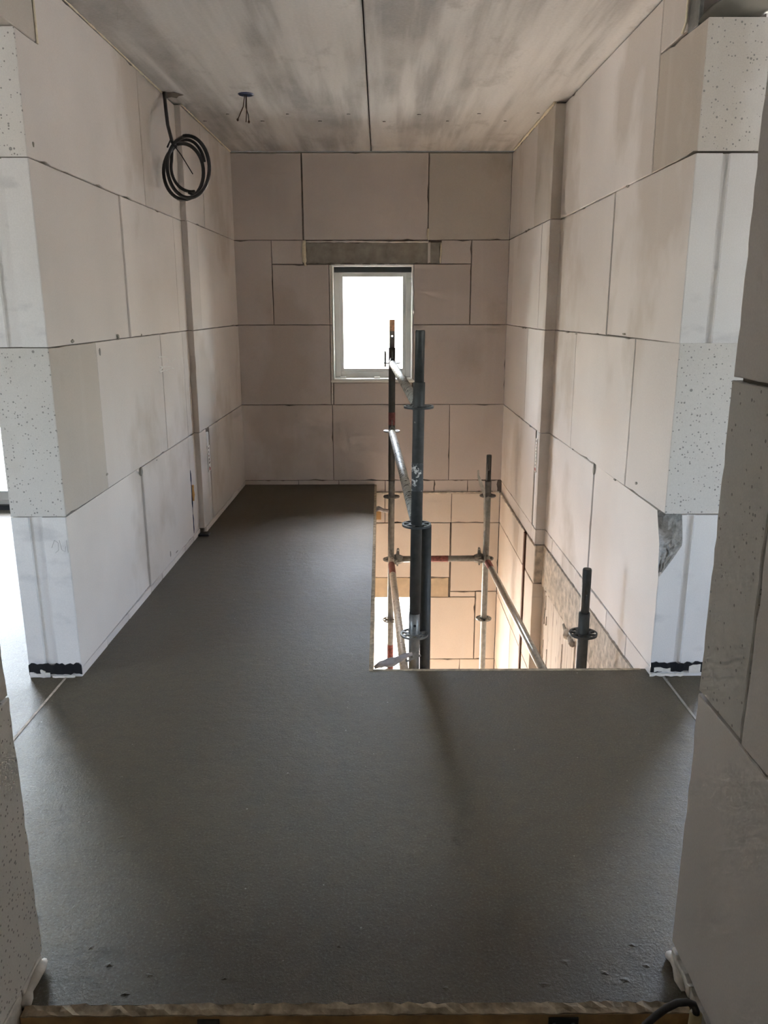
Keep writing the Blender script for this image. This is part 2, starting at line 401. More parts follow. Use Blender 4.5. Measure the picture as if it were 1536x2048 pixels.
# ---- ceiling: two-and-more precast slabs with an open seam
ce = MB().box(-5.3, 5.3, -2.6, 6.9, ZC+.03, ZC+.22).build('ceiling', 'slot'); tag(ce, 'precast concrete ceiling with an open seam', 'ceiling', kind='structure')
for a, b in ((-5.3, -2.47), (-2.465, -.0685), (-.0615, 2.33), (2.335, 5.3)):
    MB().box(a, b, -2.6, 6.53, ZC, ZC+.20, .006).build('ceiling_slab', 'ceiling', ce)
for (x, y) in ((-1.105, 5.508), (-.927, 5.319), (-.741, 5.510), (-.562, 5.320), (-.377, 5.511), (-.189, 5.321), (.029, 5.526), (.242, 5.335), (.431, 5.513), (.607, 5.310), (.797, 5.514), (.965, 5.298)):
    s_ = .012*random.uniform(.8, 1.3)
    link('anchor_slot', [(x-s_, y-.006, ZC-.0012), (x-s_*.2, y-.010, ZC-.0012), (x+s_, y-.004, ZC-.0012), (x+s_*.9, y+.006, ZC-.0012), (x, y+.004, ZC-.0012), (x-s_*.8, y+.008, ZC-.0012), (x, y, ZC+.01)],
         [(0, 1, 2, 3, 4, 5), (0, 6, 1), (1, 6, 2), (2, 6, 3), (3, 6, 4), (4, 6, 5), (5, 6, 0)], 'slot', ce)
# knocked-out hole at the corner of ceiling and wall
hp = [(-1.196, 4.775), (-1.165, 4.80), (-1.12, 4.80), (-1.085, 4.862), (-1.12, 4.885), (-1.14, 4.93), (-1.165, 4.905), (-1.20, 4.93)]
link('knocked_hole', [(x, y, ZC-.002) for x, y in hp] + [(-1.15, 4.85, ZC+.02)], [tuple(range(8))] + [(k, (k+1) % 8, 8) for k in range(8)], 'glue', ce)

# ---- left wall beside the landing (near part)
LN = Face('Y', (-1.210, 2.962), (-1.188, 5.05), 1, .211)
def core(name, pts, z0, z1, label):
    o = MB().prism(pts, z0, z1).build(name, 'glue'); tag(o, label, 'wall', kind='structure'); return o
wln = core('wall_left_near', [(-1.222, 2.985), (-1.199, 5.06), (-1.40, 5.06), (-1.41, 2.985)], -.06, ZC-.002, 'left block wall between landing and bright side room')
endfm = lambda n, c: 1 if n.y < -.7 else 0
TOP = ZC-.006
block(LN, [(2.962, Z3+.002), (4.338, Z3+.002), (4.338, TOP), (3.150, TOP), (3.150, 2.349), (2.962, 2.349)], wln, mats=['block', 'cut'], fm=endfm)
rows(LN, Z3, TOP, [4.342, 4.86, 5.055], wln)
rows(LN, Z2, Z3, [3.938, 4.86, 5.055], wln)
block(LN, (2.962, 3.448, Z1, Z2), wln, mats=['damp', 'cut'], fm=endfm)
rows(LN, Z1, Z2, [3.448, 4.432, 4.90, 5.055], wln)
rows(LN, ZK, Z1, [3.944, 4.885, 5.055], wln)
rows(LN, KB, ZK, [3.268, 3.570, 3.94, 4.152, 4.416, 4.655, 4.87, 5.055], wln, step=.02, chip=.2, chipd=.004)
block(LN, (2.962, 3.268, KB, ZK), wln, mats=['block', 'white'], fm=endfm)
def grooved(parent, side, y0, y1, z0, z1, xf, xb, g0, g1, dep, chipped=False):
    """end block with the moulded tongue-and-groove profile on its end face (facing the viewer)"""
    d = -1 if side == 'L' else 1
    NP = 7; levels = [z0+.0018]
    if chipped:
        z = .42
        while z < z1-.004: levels.append(z); z += .016
    levels.append(z1-.0018)
    rr = random.Random(5); rings = []
    for z in levels:
        k = 0.0
        if chipped and z > .425:
            for (za, xa, ya), (zb, xb2, yb) in zip(((.425, .004, .004), (.445, .018, .012), (.50, .052, .018), (.552, .082, .022), (.60, .078, .045), (.67, .070, .075)), ((.445, .018, .012), (.50, .052, .018), (.552, .082, .022), (.60, .078, .045), (.67, .070, .075), (.70, .070, .08))):
                if za <= z <= zb:
                    t = (z-za)/(zb-za); cx = xa+(xb2-xa)*t; cy = ya+(yb-ya)*t
        else: cx, cy = .003, .003
        ring = []
        for j in range(NP):
            t = j/(NP-1); px = xf + d*cx*t; py = y0 + cy*(1-t)
            if chipped and 0 < j < NP-1 and z > .43:
                q = min(cx, cy)*.9*math.sin(math.pi*t)*.6 + rr.uniform(-.004, .010); px += d*q*.6; py += q
            ring.append((px, py, z))
        ring += [(xf+d*g0, y0, z), (xf+d*(g0+.001), y0+dep, z), (xf+d*(g1-.003), y0+dep*.6, z), (xf+d*g1, y0, z), (xb-d*.003, y0, z), (xb, y0+.003, z), (xb, y1-.0018, z), (xf, y1-.0018, z)]
        rings.append(ring)
    n = len(rings[0]); v = [p for r in rings for p in r]; f = [tuple(range(n)), tuple(range((len(rings)-1)*n, len(rings)*n))]
    nq = []
    for i in range(len(rings)-1):
        for k in range(n): f.append((i*n+k, i*n+(k+1) % n, (i+1)*n+(k+1) % n, (i+1)*n+k))
    def fm(nr, c):
        if chipped and c.z > .43 and c.y < y0+.085 and c.y > y0+.0005 and abs(c.x-xf) < .086 and abs(c.x-xf) > .0005 and abs(nr.z) < .9: return 2
        return 1 if nr.y < -.35 or (c.y < y0+.02 and abs(c.x-xf) > .05) else 0
    return link('block', v, f, ['block', 'white', 'broken'], parent, fm)
grooved(wln, 'L', 2.962, 3.938, Z2, Z3, -1.2085, -1.421, .092, .148, .013)
grooved(wln, 'L', 2.962, 3.944, ZK+.001, Z1, -1.2085, -1.421, .092, .146, .013)
# shallow moulded band inside the grooves, bitumen foot
def ragged(name, x0, x1, z0, z1, y, mat, parent, seed, amp=.006, d=.004, step=.012):
    r = random.Random(seed); n = max(3, int((x1-x0)/step))
    top = [(x0+(x1-x0)*k/n, z1+r.uniform(-amp, amp*.6)) for k in range(n+1)]; bot = [(x0+(x1-x0)*k/n, z0+r.uniform(-amp*.3, amp)) for k in range(n+1)]
    p = bot + top[::-1]; m = len(p)
    v = [(a, y-d*(.6+.4*r.random()), b) for a, b in p] + [(a, y+.002, b) for a, b in p]
    f = []
    for k in range(n): f.append((k, k+1, m-2-k, m-1-k))
    for k in range(m): f.append((k, (k+1) % m, m+(k+1) % m, m+k))
    return link(name, v, f, mat, parent)
ragged('bitumen_strip', -1.419, -1.207, .012, .058, 2.960, 'bitumen', wln, 1, .007, .004, .011)
ragged('mortar_smear', -1.415, -1.335, .000, .020, 2.955, 'mortar', wln, 2, .005)
ragged('mortar_smear', -1.325, -1.235, -.001, .009, 2.955, 'mortar', wln, 4, .003)
ragged('mortar_smear', -1.372, -1.352, .018, .032, 2.954, 'mortar', wln, 6, .006, .003, .005)
# lintel over the left passage and glue line at its end
MB().box(-1.421, -1.212, .6, 3.144, 2.353, ZC-.004, .003).build('lintel', 'damp', wln)
MB().tube([(-1.2085, 3.147, 2.35+k*.03+0) for k in range(8)], .0045, 6).build('glue_bead', 'foam', wln)
# foam bead along the ceiling, foam in the corner joint
def bead(name, pts, r, mat, parent, n=6, seed=1):
    rr = random.Random(seed); P = []
    for a, b in zip(pts[:-1], pts[1:]):
        a, b = Vector(a), Vector(b); k = max(2, int((b-a).length/.03))
        for j in range(k): P.append(a+(b-a)*j/k)
    P.append(Vector(pts[-1]))
    return MB().tube(P, [r*rr.uniform(.55, 1.35) for _ in P], n).build(name, mat, parent, True)
bead('foam_bead', [(-1.203, 3.2, ZC-.003), (-1.190, 4.80, ZC-.003)], .0045, 'foam', wln)
bead('foam_bead', [(-1.186, 4.905, .36), (-1.186, 4.905, .30), (-1.186, 4.90, .26)], .016, 'foam_orange', wln, 8, 4)
bead('conduit', [(-1.191, 4.892, .46), (-1.190, 4.895, .34), (-1.191, 4.890, .05)], .0050, 'blue', wln)
# chalk mark
for i, st in enumerate((((4.37, 1.185), (4.52, 1.180), (4.60, 1.150)), ((4.37, 1.110), (4.46, 1.128), (4.72, 1.156)), ((4.39, 1.132), (4.60, 1.118), (4.68, 1.098)), ((4.37, 1.104), (4.50, 1.106), (4.66, 1.105)), ((4.50, 1.106), (4.58, 1.080), (4.64, 1.070)))):
    MB().tube([LN.pt(u, z, -.0036) for u, z in st], .0052, 8).build('chalk_mark', 'chalk', wln)
for st in ([(-1.275, .545), (-1.262, .575), (-1.248, .565), (-1.250, .535), (-1.262, .525)], [(-1.243, .575), (-1.236, .535), (-1.224, .528), (-1.220, .55)], [(-1.216, .575), (-1.213, .525)]):
    MB().tube([(x, 2.9615, z) for x, z in st], .0008, 5).build('pencil_mark', 'pencil', wln)

def nick(face, parent, u, z, ru, rz):
    rr = random.Random(int(u*997+z*131)); n = 9
    p = [(u+ru*math.cos(2*math.pi*k/n)*rr.uniform(.6, 1.2), z+rz*math.sin(2*math.pi*k/n)*rr.uniform(.6, 1.2)) for k in range(n)]
    link('nick', [face.pt(a, b, .0022) for a, b in p]+[face.pt(a, b, -.006) for a, b in p], [tuple(range(n))]+[(k, (k+1) % n, n+(k+1) % n, n+k) for k in range(n)], 'lintel', parent)
for q in ((3.49, 1.262, .008, .016), (3.44, .735, .014, .007), (3.93, .648, .014, .022), (4.20, .655, .012, .004), (3.20, 1.318, .016, .008), (3.75, 1.315, .010, .012), (4.33, .085, .012, .018), (4.46, .060, .030, .004), (3.02, 2.0, .006, .010), (4.10, 1.312, .010, .006)): nick(LN, wln, *q)

# ---- left wall, far part (stands a little proud)
LF = Face('Y', (-1.155, 5.055), (-1.132, 6.54), 1, .20)
wlf = core('wall_left_far', [(-1.170, 5.07), (-1.148, 6.53), (-1.36, 6.53), (-1.36, 5.07)], -.06, ZC-.002, 'left block wall beside the back window, standing slightly proud')
rows(LF, Z3, TOP, [5.056, 5.54, 6.538], wlf)
rows(LF, Z2, Z3, [5.056, 5.292, 6.21, 6.538], wlf)
rows(LF, Z1, Z2, [5.056, 5.60, 6.538], wlf)
block(LF, (5.056, 5.235, ZK, Z1), wlf); block(LF, (5.247, 5.318, ZK, Z1-.03), wlf, mat='white', proud=-.004); block(LF, (5.326, 6.538, ZK, Z1), wlf)
rows(LF, KB, ZK, [5.10, 5.45, 5.82, 6.2, 6.538], wlf, step=.02, chip=.2, chipd=.004)
def label_strip(face, parent, u0, u1, z0, z1, seed):
    w = .0012
    a = [face.pt(u0, z0, w), face.pt(u1, z0, w), face.pt(u1, z1, w), face.pt(u0, z1, w)]; b = [face.pt(u0, z0, -.004), face.pt(u1, z0, -.004), face.pt(u1, z1, -.004), face.pt(u0, z1, -.004)]
    lb = link('printed_label', a+b, [(0, 1, 2, 3), (7, 6, 5, 4), (0, 1, 5, 4), (1, 2, 6, 5), (2, 3, 7, 6), (3, 0, 4, 7)], 'paper', parent)
    r = random.Random(seed); z = z1-.012
    while z > z0+.03:
        h = r.uniform(.008, .018); k = r.uniform(.3, .9)
        uu0 = u0+.012; uu1 = u0+.012+(u1-u0-.022)*k
        link('print_line', [face.pt(uu0, z-h, w+.0006), face.pt(uu1, z-h, w+.0006), face.pt(uu1, z, w+.0006), face.pt(uu0, z, w+.0006)], [(0, 1, 2, 3)], 'ink' if r.random() < .85 else 'inkred', lb)
        z -= h + r.uniform(.006, .016)
    c = Vector(face.pt((u0+u1)/2, z0+.018, w+.0008))
    link('print_emblem', [tuple(c+Vector((0, .018*math.cos(k*math.pi/4), .012*math.sin(k*math.pi/4)))) for k in range(8)], [tuple(range(8))], 'inkred', lb)
label_strip(LF, wlf, 5.252, 5.314, .372, .548, 3)
bead('foam_bead', [(-1.150, 5.07, ZC-.003), (-1.130, 6.53, ZC-.003)], .005, 'foam', wlf, 6, 9)
MB().box(-1.19, -1.12, 4.99, 5.06, -.004, .012, .004).build('mortar_lump', 'bitumen', wlf)

# ---- back wall with the window
BK = Face('X', (0, 6.54), (0, 6.54), -1, .35)
BK.pt = lambda u, z, w: (u, 6.54 - w, z)
wb = MB()
X0, X1 = -1.15, 1.03; WX0, WX1, WZ0, WZ1 = -.380, .264, .868, 1.763
for (a, b, c, d) in ((X0-.2, WX0-.01, -.33, ZC), (WX1+.01, X1+.3, -.33, ZC), (WX0-.01, WX1+.01, -.33, WZ0-.02), (WX0-.01, WX1+.01, WZ1+.01, ZC)):
    wb.box(a, b, 6.551, 6.90, c, d-.001)
wbk = wb.build('wall_back', 'glue'); tag(wbk, 'back block wall with a small window over the stairwell', 'wall', kind='structure')
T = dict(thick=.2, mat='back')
GP = .0018
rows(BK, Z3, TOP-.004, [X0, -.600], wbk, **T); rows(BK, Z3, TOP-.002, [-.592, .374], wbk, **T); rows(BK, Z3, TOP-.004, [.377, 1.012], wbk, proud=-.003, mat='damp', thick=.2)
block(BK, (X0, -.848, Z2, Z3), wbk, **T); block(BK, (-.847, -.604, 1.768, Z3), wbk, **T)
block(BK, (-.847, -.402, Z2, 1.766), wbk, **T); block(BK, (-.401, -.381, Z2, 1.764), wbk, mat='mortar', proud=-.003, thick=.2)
lt = block(BK, (-.578, .474, 1.770, 1.932), wbk, mat='lintel', name='lintel', proud=-.006, step=.03, chip=.3, chipd=.006, thick=.2)
bead('glue_smear', [(-.575, 6.536, 1.936), (-.2, 6.537, 1.937), (.1, 6.536, 1.932), (.38, 6.537, 1.935)], .007, 'block', wbk, 6, 3)
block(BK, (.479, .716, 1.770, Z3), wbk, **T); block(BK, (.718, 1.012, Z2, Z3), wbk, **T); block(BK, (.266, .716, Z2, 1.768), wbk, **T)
bead('foam_bead', [(-.590, 6.532, 1.945), (-.592, 6.530, 1.85), (-.590, 6.530, 1.79), (-.584, 6.53, 1.755)], .013, 'foam', wbk, 8, 5)
bead('foam_bead', [(.376, 6.532, 2.03), (.372, 6.530, 1.98), (.378, 6.530, 1.945)], .008, 'foam', wbk, 8, 6)
bead('foam_bead', [(.476, 6.532, 1.93), (.478, 6.532, 1.86), (.472, 6.530, 1.80), (.474, 6.53, 1.772)], .007, 'foam', wbk, 8, 7)
ragged('glue_smear', .375, .395, 1.775, 1.935, 6.544, 'block', wbk, 8, .006, .004, .006)
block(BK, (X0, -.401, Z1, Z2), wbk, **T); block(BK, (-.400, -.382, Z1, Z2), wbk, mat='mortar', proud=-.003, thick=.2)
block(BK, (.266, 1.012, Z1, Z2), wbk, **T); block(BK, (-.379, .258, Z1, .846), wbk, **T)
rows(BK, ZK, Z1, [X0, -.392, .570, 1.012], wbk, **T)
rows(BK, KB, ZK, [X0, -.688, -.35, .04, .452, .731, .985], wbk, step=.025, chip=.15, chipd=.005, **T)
MB().box(WX0-.02, WX1+.015, 6.528, 6.60, .848, .866, .003).build('sill_board', 'reveal', wbk)
# window: lining, outer frame, sash, glass
win = empty('window_1', (-.06, 6.74, .868)); tag(win, 'small upright window in the back wall, glaring daylight', 'window', kind='structure')
mb = MB(); Y0, Y1 = 6.545, 6.76
for (a, b, c, d) in ((WX0, WX0+.008, WZ0, WZ1), (WX1-.008, WX1, WZ0, WZ1), (WX0+.008, WX1-.008, WZ0, WZ0+.008), (WX0+.008, WX1-.008, WZ1-.008, WZ1)): mb.box(a, b, Y0, Y1, c, d)
mb.build('reveal_lining', 'reveal', win)
def frame(name, x0, x1, z0, z1, w, y0, y1, mat, par, wt=None):
    m = MB(); wt = wt or w
    m.box(x0, x0+w, y0, y1, z0, z1, .003); m.box(x1-w, x1, y0, y1, z0, z1, .003)
    m.box(x0+w, x1-w, y0+.001, y1-.001, z0, z0+w, .003); m.box(x0+w, x1-w, y0+.001, y1-.001, z1-wt, z1, .003)
    return m.build(name, mat, par)
frame('outer_frame', WX0+.01, WX1-.01, WZ0+.01, WZ1-.01, .045, 6.70, 6.76, 'frame', win)
frame('sash', WX0+.045, WX1-.045, WZ0+.045, WZ1-.05, .034, 6.715, 6.77, 'frame', win)
MB().box(WX0+.010, WX1-.010, 6.69, 6.705, WZ1-.050, WZ1-.010, .002).build('head_tape', 'framedark', win)
MB().box(WX0+.06, WX1-.06, 6.742, 6.750, WZ0+.06, WZ1-.06).build('glass', 'glass', win)
for x in (WX0+.05, WX0+.33): MB().box(x, x+.05, 6.60, 6.66, WZ0+.008, WZ0+.018, .003).build('packer', 'reveal', win)

# ---- right wall, near part
RN = Face('Y', (1.088, 2.95), (1.072, 5.0), -1, .257)
wrn = core('wall_right_near', [(1.100, 3.075), (1.084, 5.03), (1.332, 5.03), (1.332, 3.075)], KB+.004, ZC-.002, 'right block wall above the stairwell')
ER = lambda u: .014*(5.03-u)/2.08          # the courses rise a little towards the viewer
def rpoly(u0, u1, za, zb, fa=1, fb=1, g=.0018): return [(u0+g, za+ER(u0)*fa+g), (u1-g, za+ER(u1)*fa+g), (u1-g, zb+ER(u1)*fb-g), (u0+g, zb+ER(u0)*fb-g)]
block(RN, [(2.95, Z3+ER(2.95)+.002), (3.405, Z3+ER(3.405)+.002), (3.415, 2.386), (2.95, 2.372)], wrn, mats=['damp', 'cut'], fm=endfm)
block(RN, [(3.409, Z3+ER(3.409)+.002), (5.03, Z3+.002), (5.03, TOP), (3.419, TOP)], wrn)
block(RN, (3.15, 3.416, 2.389, TOP), wrn)
block(RN, rpoly(3.91, 5.03, Z2, Z3), wrn)
grooved(wrn, 'R', 2.95, 3.908, Z2+ER(3.43), Z3+ER(3.43), 1.0865, 1.345, .092, .120, .013)
block(RN, rpoly(2.95, 3.452, Z1, Z2, .5), wrn, mats=['block', 'cut'], fm=endfm)
block(RN, rpoly(3.454, 4.463, Z1, Z2, .5), wrn); block(RN, rpoly(4.463, 5.03, Z1, Z2, .5), wrn)
block(RN, rpoly(3.964, 5.03, ZK, Z1, 0, .5), wrn)
grooved(wrn, 'R', 2.95, 3.958, ZK+.002, Z1+ER(3.43)*.5, 1.0865, 1.345, .090, .122, .013, True)
block(RN, (2.95, 3.272, KB, ZK), wrn, mats=['block', 'white'], fm=endfm)
rows(RN, KB, ZK, [3.272, 3.577, 3.88, 4.173, 4.50, 4.78, 5.03], wrn, step=.025, chip=.2, chipd=.004)
ragged('bitumen_strip', 1.086, 1.343, .018, .060, 2.948, 'bitumen', wrn, 11, .007, .004, .011)
ragged('mortar_smear', 1.10, 1.165, .020, .040, 2.943, 'mortar', wrn, 12, .006)
ragged('mortar_smear', 1.24, 1.285, .018, .050, 2.943, 'mortar', wrn, 13, .010)
ragged('mortar_smear', 1.085, 1.22, .000, .014, 2.946, 'mortar', wrn, 14, .005)
MB().box(1.100, 1.298, .6, 2.94, 2.47, ZC-.004, .003).build('lintel', 'lintel', wrn)
MB().box(1.090, 1.105, 3.05, 3.145, 2.378, ZC-.006, .002).build('bearing_gap', 'steel', wrn)
bead('glue_bead', [(1.083, 3.15, 2.585), (1.083, 3.15, 2.42), (1.083, 3.18, 2.392)], .0045, 'foam', wrn)
for q in ((3.30, .720, .012, .006), (3.955, .650, .012, .030), (4.47, 1.30, .020, .004), (3.62, 1.328, .018, .006), (3.72, 1.955, .020, .005), (3.60, .672, .016, .005), (4.40, .672, .014, .004)): nick(RN, wrn, *q)
# silver film hanging under the lintel
g = []; nx, ny = 14, 22
for j in range(ny+1):
    for i in range(nx+1):
        s, t = i/nx, j/ny; x = 1.09+.205*s; y = 2.25+.82*t
        z = 2.405 + .045*math.sin(math.pi*s)*(.4+.6*math.sin(3.0*t+.6)) + .016*math.sin(9*t+5*s) - .028*t*(1-s*.3)
        g.append((x, y, z))
fF = [(j*(nx+1)+i, j*(nx+1)+i+1, (j+1)*(nx+1)+i+1, (j+1)*(nx+1)+i) for j in range(ny) for i in range(nx)]
nv = len(g); g2 = g + [(x, y, z+.004) for x, y, z in g]
fF2 = fF + [tuple(nv+k for k in q)[::-1] for q in fF]
link('lintel_film', g2, fF2, 'film', wrn, None, True)

# ---- right wall, far part
RF = Face('Y', (1.010, 5.0), (1.010, 6.54), -1, .22)
wrf = core('wall_right_far', [(1.022, 5.02), (1.022, 6.53), (1.27, 6.53), (1.27, 5.02)], KB+.004, ZC-.002, 'right block wall beside the back window, standing proud')
RT = dict(thick=.24)
rows(RF, Z3, TOP-.006, [5.0, 5.525], wrf, mat='damp', **RT); rows(RF, Z3, TOP-.006, [5.525, 6.536], wrf, **RT)
rows(RF, Z2, Z3, [5.0, 5.237, 6.30, 6.536], wrf, **RT)
rows(RF, Z1, Z2, [5.0, 5.575, 6.536], wrf, **RT)
block(RF, (5.0, 5.062, ZK, Z1), wrf, **RT); block(RF, (5.072, 5.125, ZK, Z1), wrf, mat='white', proud=-.004, thick=.1); block(RF, (5.136, 6.536, ZK, Z1), wrf, **RT)
rows(RF, KB, ZK, [5.0, 5.075, 5.14, 5.62, 6.1, 6.5], wrf, step=.025, chip=.15, chipd=.004, **RT)
label_strip(RF, wrf, 5.076, 5.122, .40, .62, 8)
bead('foam_bead', [(1.008, 5.02, ZC-.006), (1.008, 5.9, ZC-.006), (1.008, 6.46, ZC-.006)], .0085, 'foam', wrf, 6, 15)

# ---- foreground door jambs
RVR = Face('Y', (.665, 1.52), (.665, 0), -1, .21); RVL = Face('Y', (-.772, 1.51), (-.772, 0), 1, .21)
wfr = MB().box(.678, .865, -2.4, 1.50, KB-.003, ZC-.002).build('wall_front_right', 'glue'); tag(wfr, 'block wall end at the right edge, nearest the viewer', 'wall', kind='structure')
wfl = MB().box(-.975, -.785, -2.4, 1.49, KB-.003, ZC-.002).build('wall_front_left', 'glue'); tag(wfl, 'block wall end at the left edge, nearest the viewer', 'wall', kind='structure')
for face, w, ye, sgn in ((RVR, wfr, 1.52, 1), (RVL, wfl, 1.51, -1)):
    K = dict(step=.03, chip=.25, chipd=.004)
    if sgn > 0:
        block(face, (-.35, ye+.004, 1.317, 1.96), w, proud=-.004, **K); block(face, (1.318, ye, .668, 1.315), w, mat='cut', proud=0, **K)
        block(face, (.30, 1.306, .668, 1.315), w, proud=.006, **K); block(face, (.55, ye, .040, .665), w, proud=.001, **K); block(face, (-.4, .546, .040, .665), w, **K)
        block(face, (-2.3, .296, .668, 1.315), w, **K); block(face, (-2.3, -.354, 1.317, 1.96), w, **K); block(face, (-2.3, -.404, .04, .665), w, **K)
        rows(face, 1.962, TOP, [-2.3, -.9, .52, ye], w, **K)
    else:
        block(face, (.6, ye, 1.317, 1.96), w, **K); block(face, (1.0, ye-.006, .670, 1.315), w, **K); block(face, (.42, ye, .032, .667), w, mat='cut', **K)
        block(face, (-2.3, .596, 1.317, 1.96), w, **K); block(face, (-2.3, .996, .670, 1.315), w, **K); block(face, (-2.3, .416, .032, .667), w, **K)
        rows(face, 1.962, TOP, [-2.3, -.9, .1, ye], w, **K)
    us = [-2.3, -1.2, -.2, .3, .62, .93, 1.21, 1.40, ye-.008]
    for a, b in zip(us[:-1], us[1:]): block(face, (a, b, KB-.002, .033), w, mat='mortar' if b > .9 else 'block', proud=random.uniform(.001, .007), step=.018, chip=.35, chipd=.006)
bead('mortar_lump', [(-.766, 1.50, .012), (-.762, 1.46, .02), (-.766, 1.42, .01), (-.764, 1.39, .0)], .011, 'mortar', wfl, 8, 21)
bead('mortar_lump', [(.66, 1.51, .010), (.656, 1.47, .014), (.660, 1.42, .0)], .009, 'mortar', wfr, 8, 22)
# ---- rest of the shell (rooms to the left and right, behind the viewer)
def shell(name, boxes, label, mat='plaster'):
    m = MB()
    for b in boxes: m.box(*b)
    o = m.build(name, mat); tag(o, label, 'wall', kind='structure'); return o
ZF = -.07
shell('wall_outer_left', [(-5.25, -4.9, -2.6, -.3, ZF, ZC), (-5.25, -4.9, 1.3, 6.2, ZF, ZC), (-5.25, -4.9, -.3, 1.3, ZF, .9), (-5.25, -4.9, -.3, 1.3, 2.25, ZC)], 'outer wall of the left room')
shell('wall_outer_right', [(4.9, 5.25, -2.6, -.3, ZF, ZC), (4.9, 5.25, 1.3, 6.2, ZF, ZC), (4.9, 5.25, -.3, 1.3, ZF, .9), (4.9, 5.25, -.3, 1.3, 2.25, ZC)], 'outer wall of the right room')
shell('wall_left_room_back', [(-4.9, -3.7, 5.6, 5.95, ZF, ZC), (-2.4, -1.36, 5.6, 5.95, ZF, ZC), (-3.7, -2.4, 5.6, 5.95, 2.3, ZC)], 'back wall of the left room with a glazed door')
shell('wall_right_room_back', [(1.27, 2.45, 5.6, 5.95, ZF, ZC), (3.65, 4.9, 5.6, 5.95, ZF, ZC), (2.45, 3.65, 5.6, 5.95, ZF, .65), (2.45, 3.65, 5.6, 5.95, 2.25, ZC)], 'back wall of the right room')
shell('wall_viewer_side', [(-4.9, 4.9, -2.6, -2.4, ZF, ZC)], 'plain wall behind the viewer')
d1 = empty('door_1', (-3.05, 5.75, 0)); tag(d1, 'glazed balcony door at the far left, dazzling outside', 'door', kind='structure')
frame('outer_frame', -3.7, -2.4, 0.0, 2.3, .06, 5.74, 5.82, 'frame', d1)
frame('sash', -3.64, -2.46, .06, 2.24, .07, 5.755, 5.81, 'frame', d1)
MB().box(-3.7, -2.4, 5.70, 5.74, -.004, .035, .003).build('threshold', 'framedark', d1)
MB().box(-3.58, -2.52, 5.778, 5.786, .12, 2.18).build('glass', 'glass', d1)

w2 = empty('window_2', (3.05, 5.75, .65)); tag(w2, 'window in the back wall of the right room', 'window', kind='structure')
frame('outer_frame', 2.45, 3.65, .65, 2.25, .06, 5.74, 5.82, 'frame', w2)
for nm, xx in (('window_3', -5.10), ('window_4', 5.06)):
    w3 = empty(nm, (xx, .5, .9)); tag(w3, 'side window of the ' + ('left' if xx < 0 else 'right') + ' room', 'window', kind='structure')
    m = MB(); m.box(xx, xx+.06, -.3, -.24, .9, 2.25); m.box(xx, xx+.06, 1.24, 1.3, .9, 2.25); m.box(xx, xx+.06, -.24, 1.24, .9, .96); m.box(xx, xx+.06, -.24, 1.24, 2.19, 2.25)
    m.build('outer_frame', 'frame', w3)

# ---- lower storey
LB = BK
wl_ = MB()
for (a, b, c, d) in ((-3.2, -1.05, -3.0, SB), (.39, 1.3, -3.0, -.34), (-1.05, .39, -1.015, SB)): wl_.box(a, b, 6.551, 6.90, c, d-.001)
wlow = wl_.build('wall_back_lower', 'glue'); tag(wlow, 'lower storey back wall with bright doorway seen through the stair opening', 'wall', kind='structure')
P = dict(thick=.2, mat='warm_lit')
rows(LB, -.335, KB-.012, [-1.3, .037, .60, 1.008], wlow, **P)
block(LB, (-1.3, .593, -.826, -.337), wlow, **P); block(LB, (.603, 1.008, -.955, -.337), wlow, **P)
block(LB, (-1.25, .588, -1.011, -.830), wlow, thick=.3, mat='lintel_lower', name='lintel', proud=-.004)
block(LB, (.600, .822, -1.006, -.959), wlow, **P); block(LB, (.384, .822, -1.592, -1.010), wlow, thick=.35, mat='warm_lit'); block(LB, (.826, 1.008, -1.592, -.959), wlow, **P)
rows(LB, -2.23, -1.596, [.384, .70, 1.008], wlow, **P); rows(LB, -3.0, -2.234, [.384, .60, 1.008], wlow, **P)
rows(LB, -1.66, -1.02, [-3.0, -1.6, -1.044], wlow, **P); rows(LB, -2.3, -1.664, [-3.0, -2.2, -1.7, -1.044], wlow, **P); rows(LB, -3.0, -2.304, [-3.0, -1.8, -1.044], wlow, **P)
wr_ = MB().box(1.022, 1.28, 5.02, 6.53, -3.0, KB-.012).build('wall_right_lower_far', 'glue'); tag(wr_, 'lower storey right wall, far part, seen through the stair opening', 'wall', kind='structure')
Q = dict(thick=.24, mat='warm_lit')
rows(RF, -.333, KB-.014, [5.0, 5.345, 5.62, 6.536], wr_, **Q); rows(RF, -.968, -.337, [5.0, 5.29, 6.536], wr_, **Q)
rows(RF, -1.60, -.972, [5.0, 5.29, 5.8, 6.536], wr_, **Q); rows(RF, -2.24, -1.604, [5.0, 6.0, 6.536], wr_, **Q); rows(RF, -3.0, -2.244, [5.0, 5.5, 6.536], wr_, **Q)
MB().box(.998, 1.015, 5.305, 5.345, -2.9, -.075, .002).build('timber_strip', 'brown', wr_)
bead('mortar_bead', [(1.009, 5.36, -.072), (1.008, 5.9, -.070), (1.009, 6.5, -.068)], .011, 'band', wr_, 6, 31)
bead('mortar_bead', [(-.04, 6.537, -.074), (.5, 6.537, -.072), (1.0, 6.537, -.070)], .010, 'band', wlow, 6, 32)
MB().box(1.013, 1.068, 4.990, 5.02, -.33, KB-.002, .003).build('slab_edge_patch', 'band', wr_)
wr2 = MB().prism([(1.089, 2.9), (1.077, 5.01), (1.29, 5.01), (1.29, 2.9)], -3.0, -.36).build('wall_right_lower_near', 'drip'); tag(wr2, 'lower storey right wall with slurry drips under the slab edge', 'wall', kind='structure')
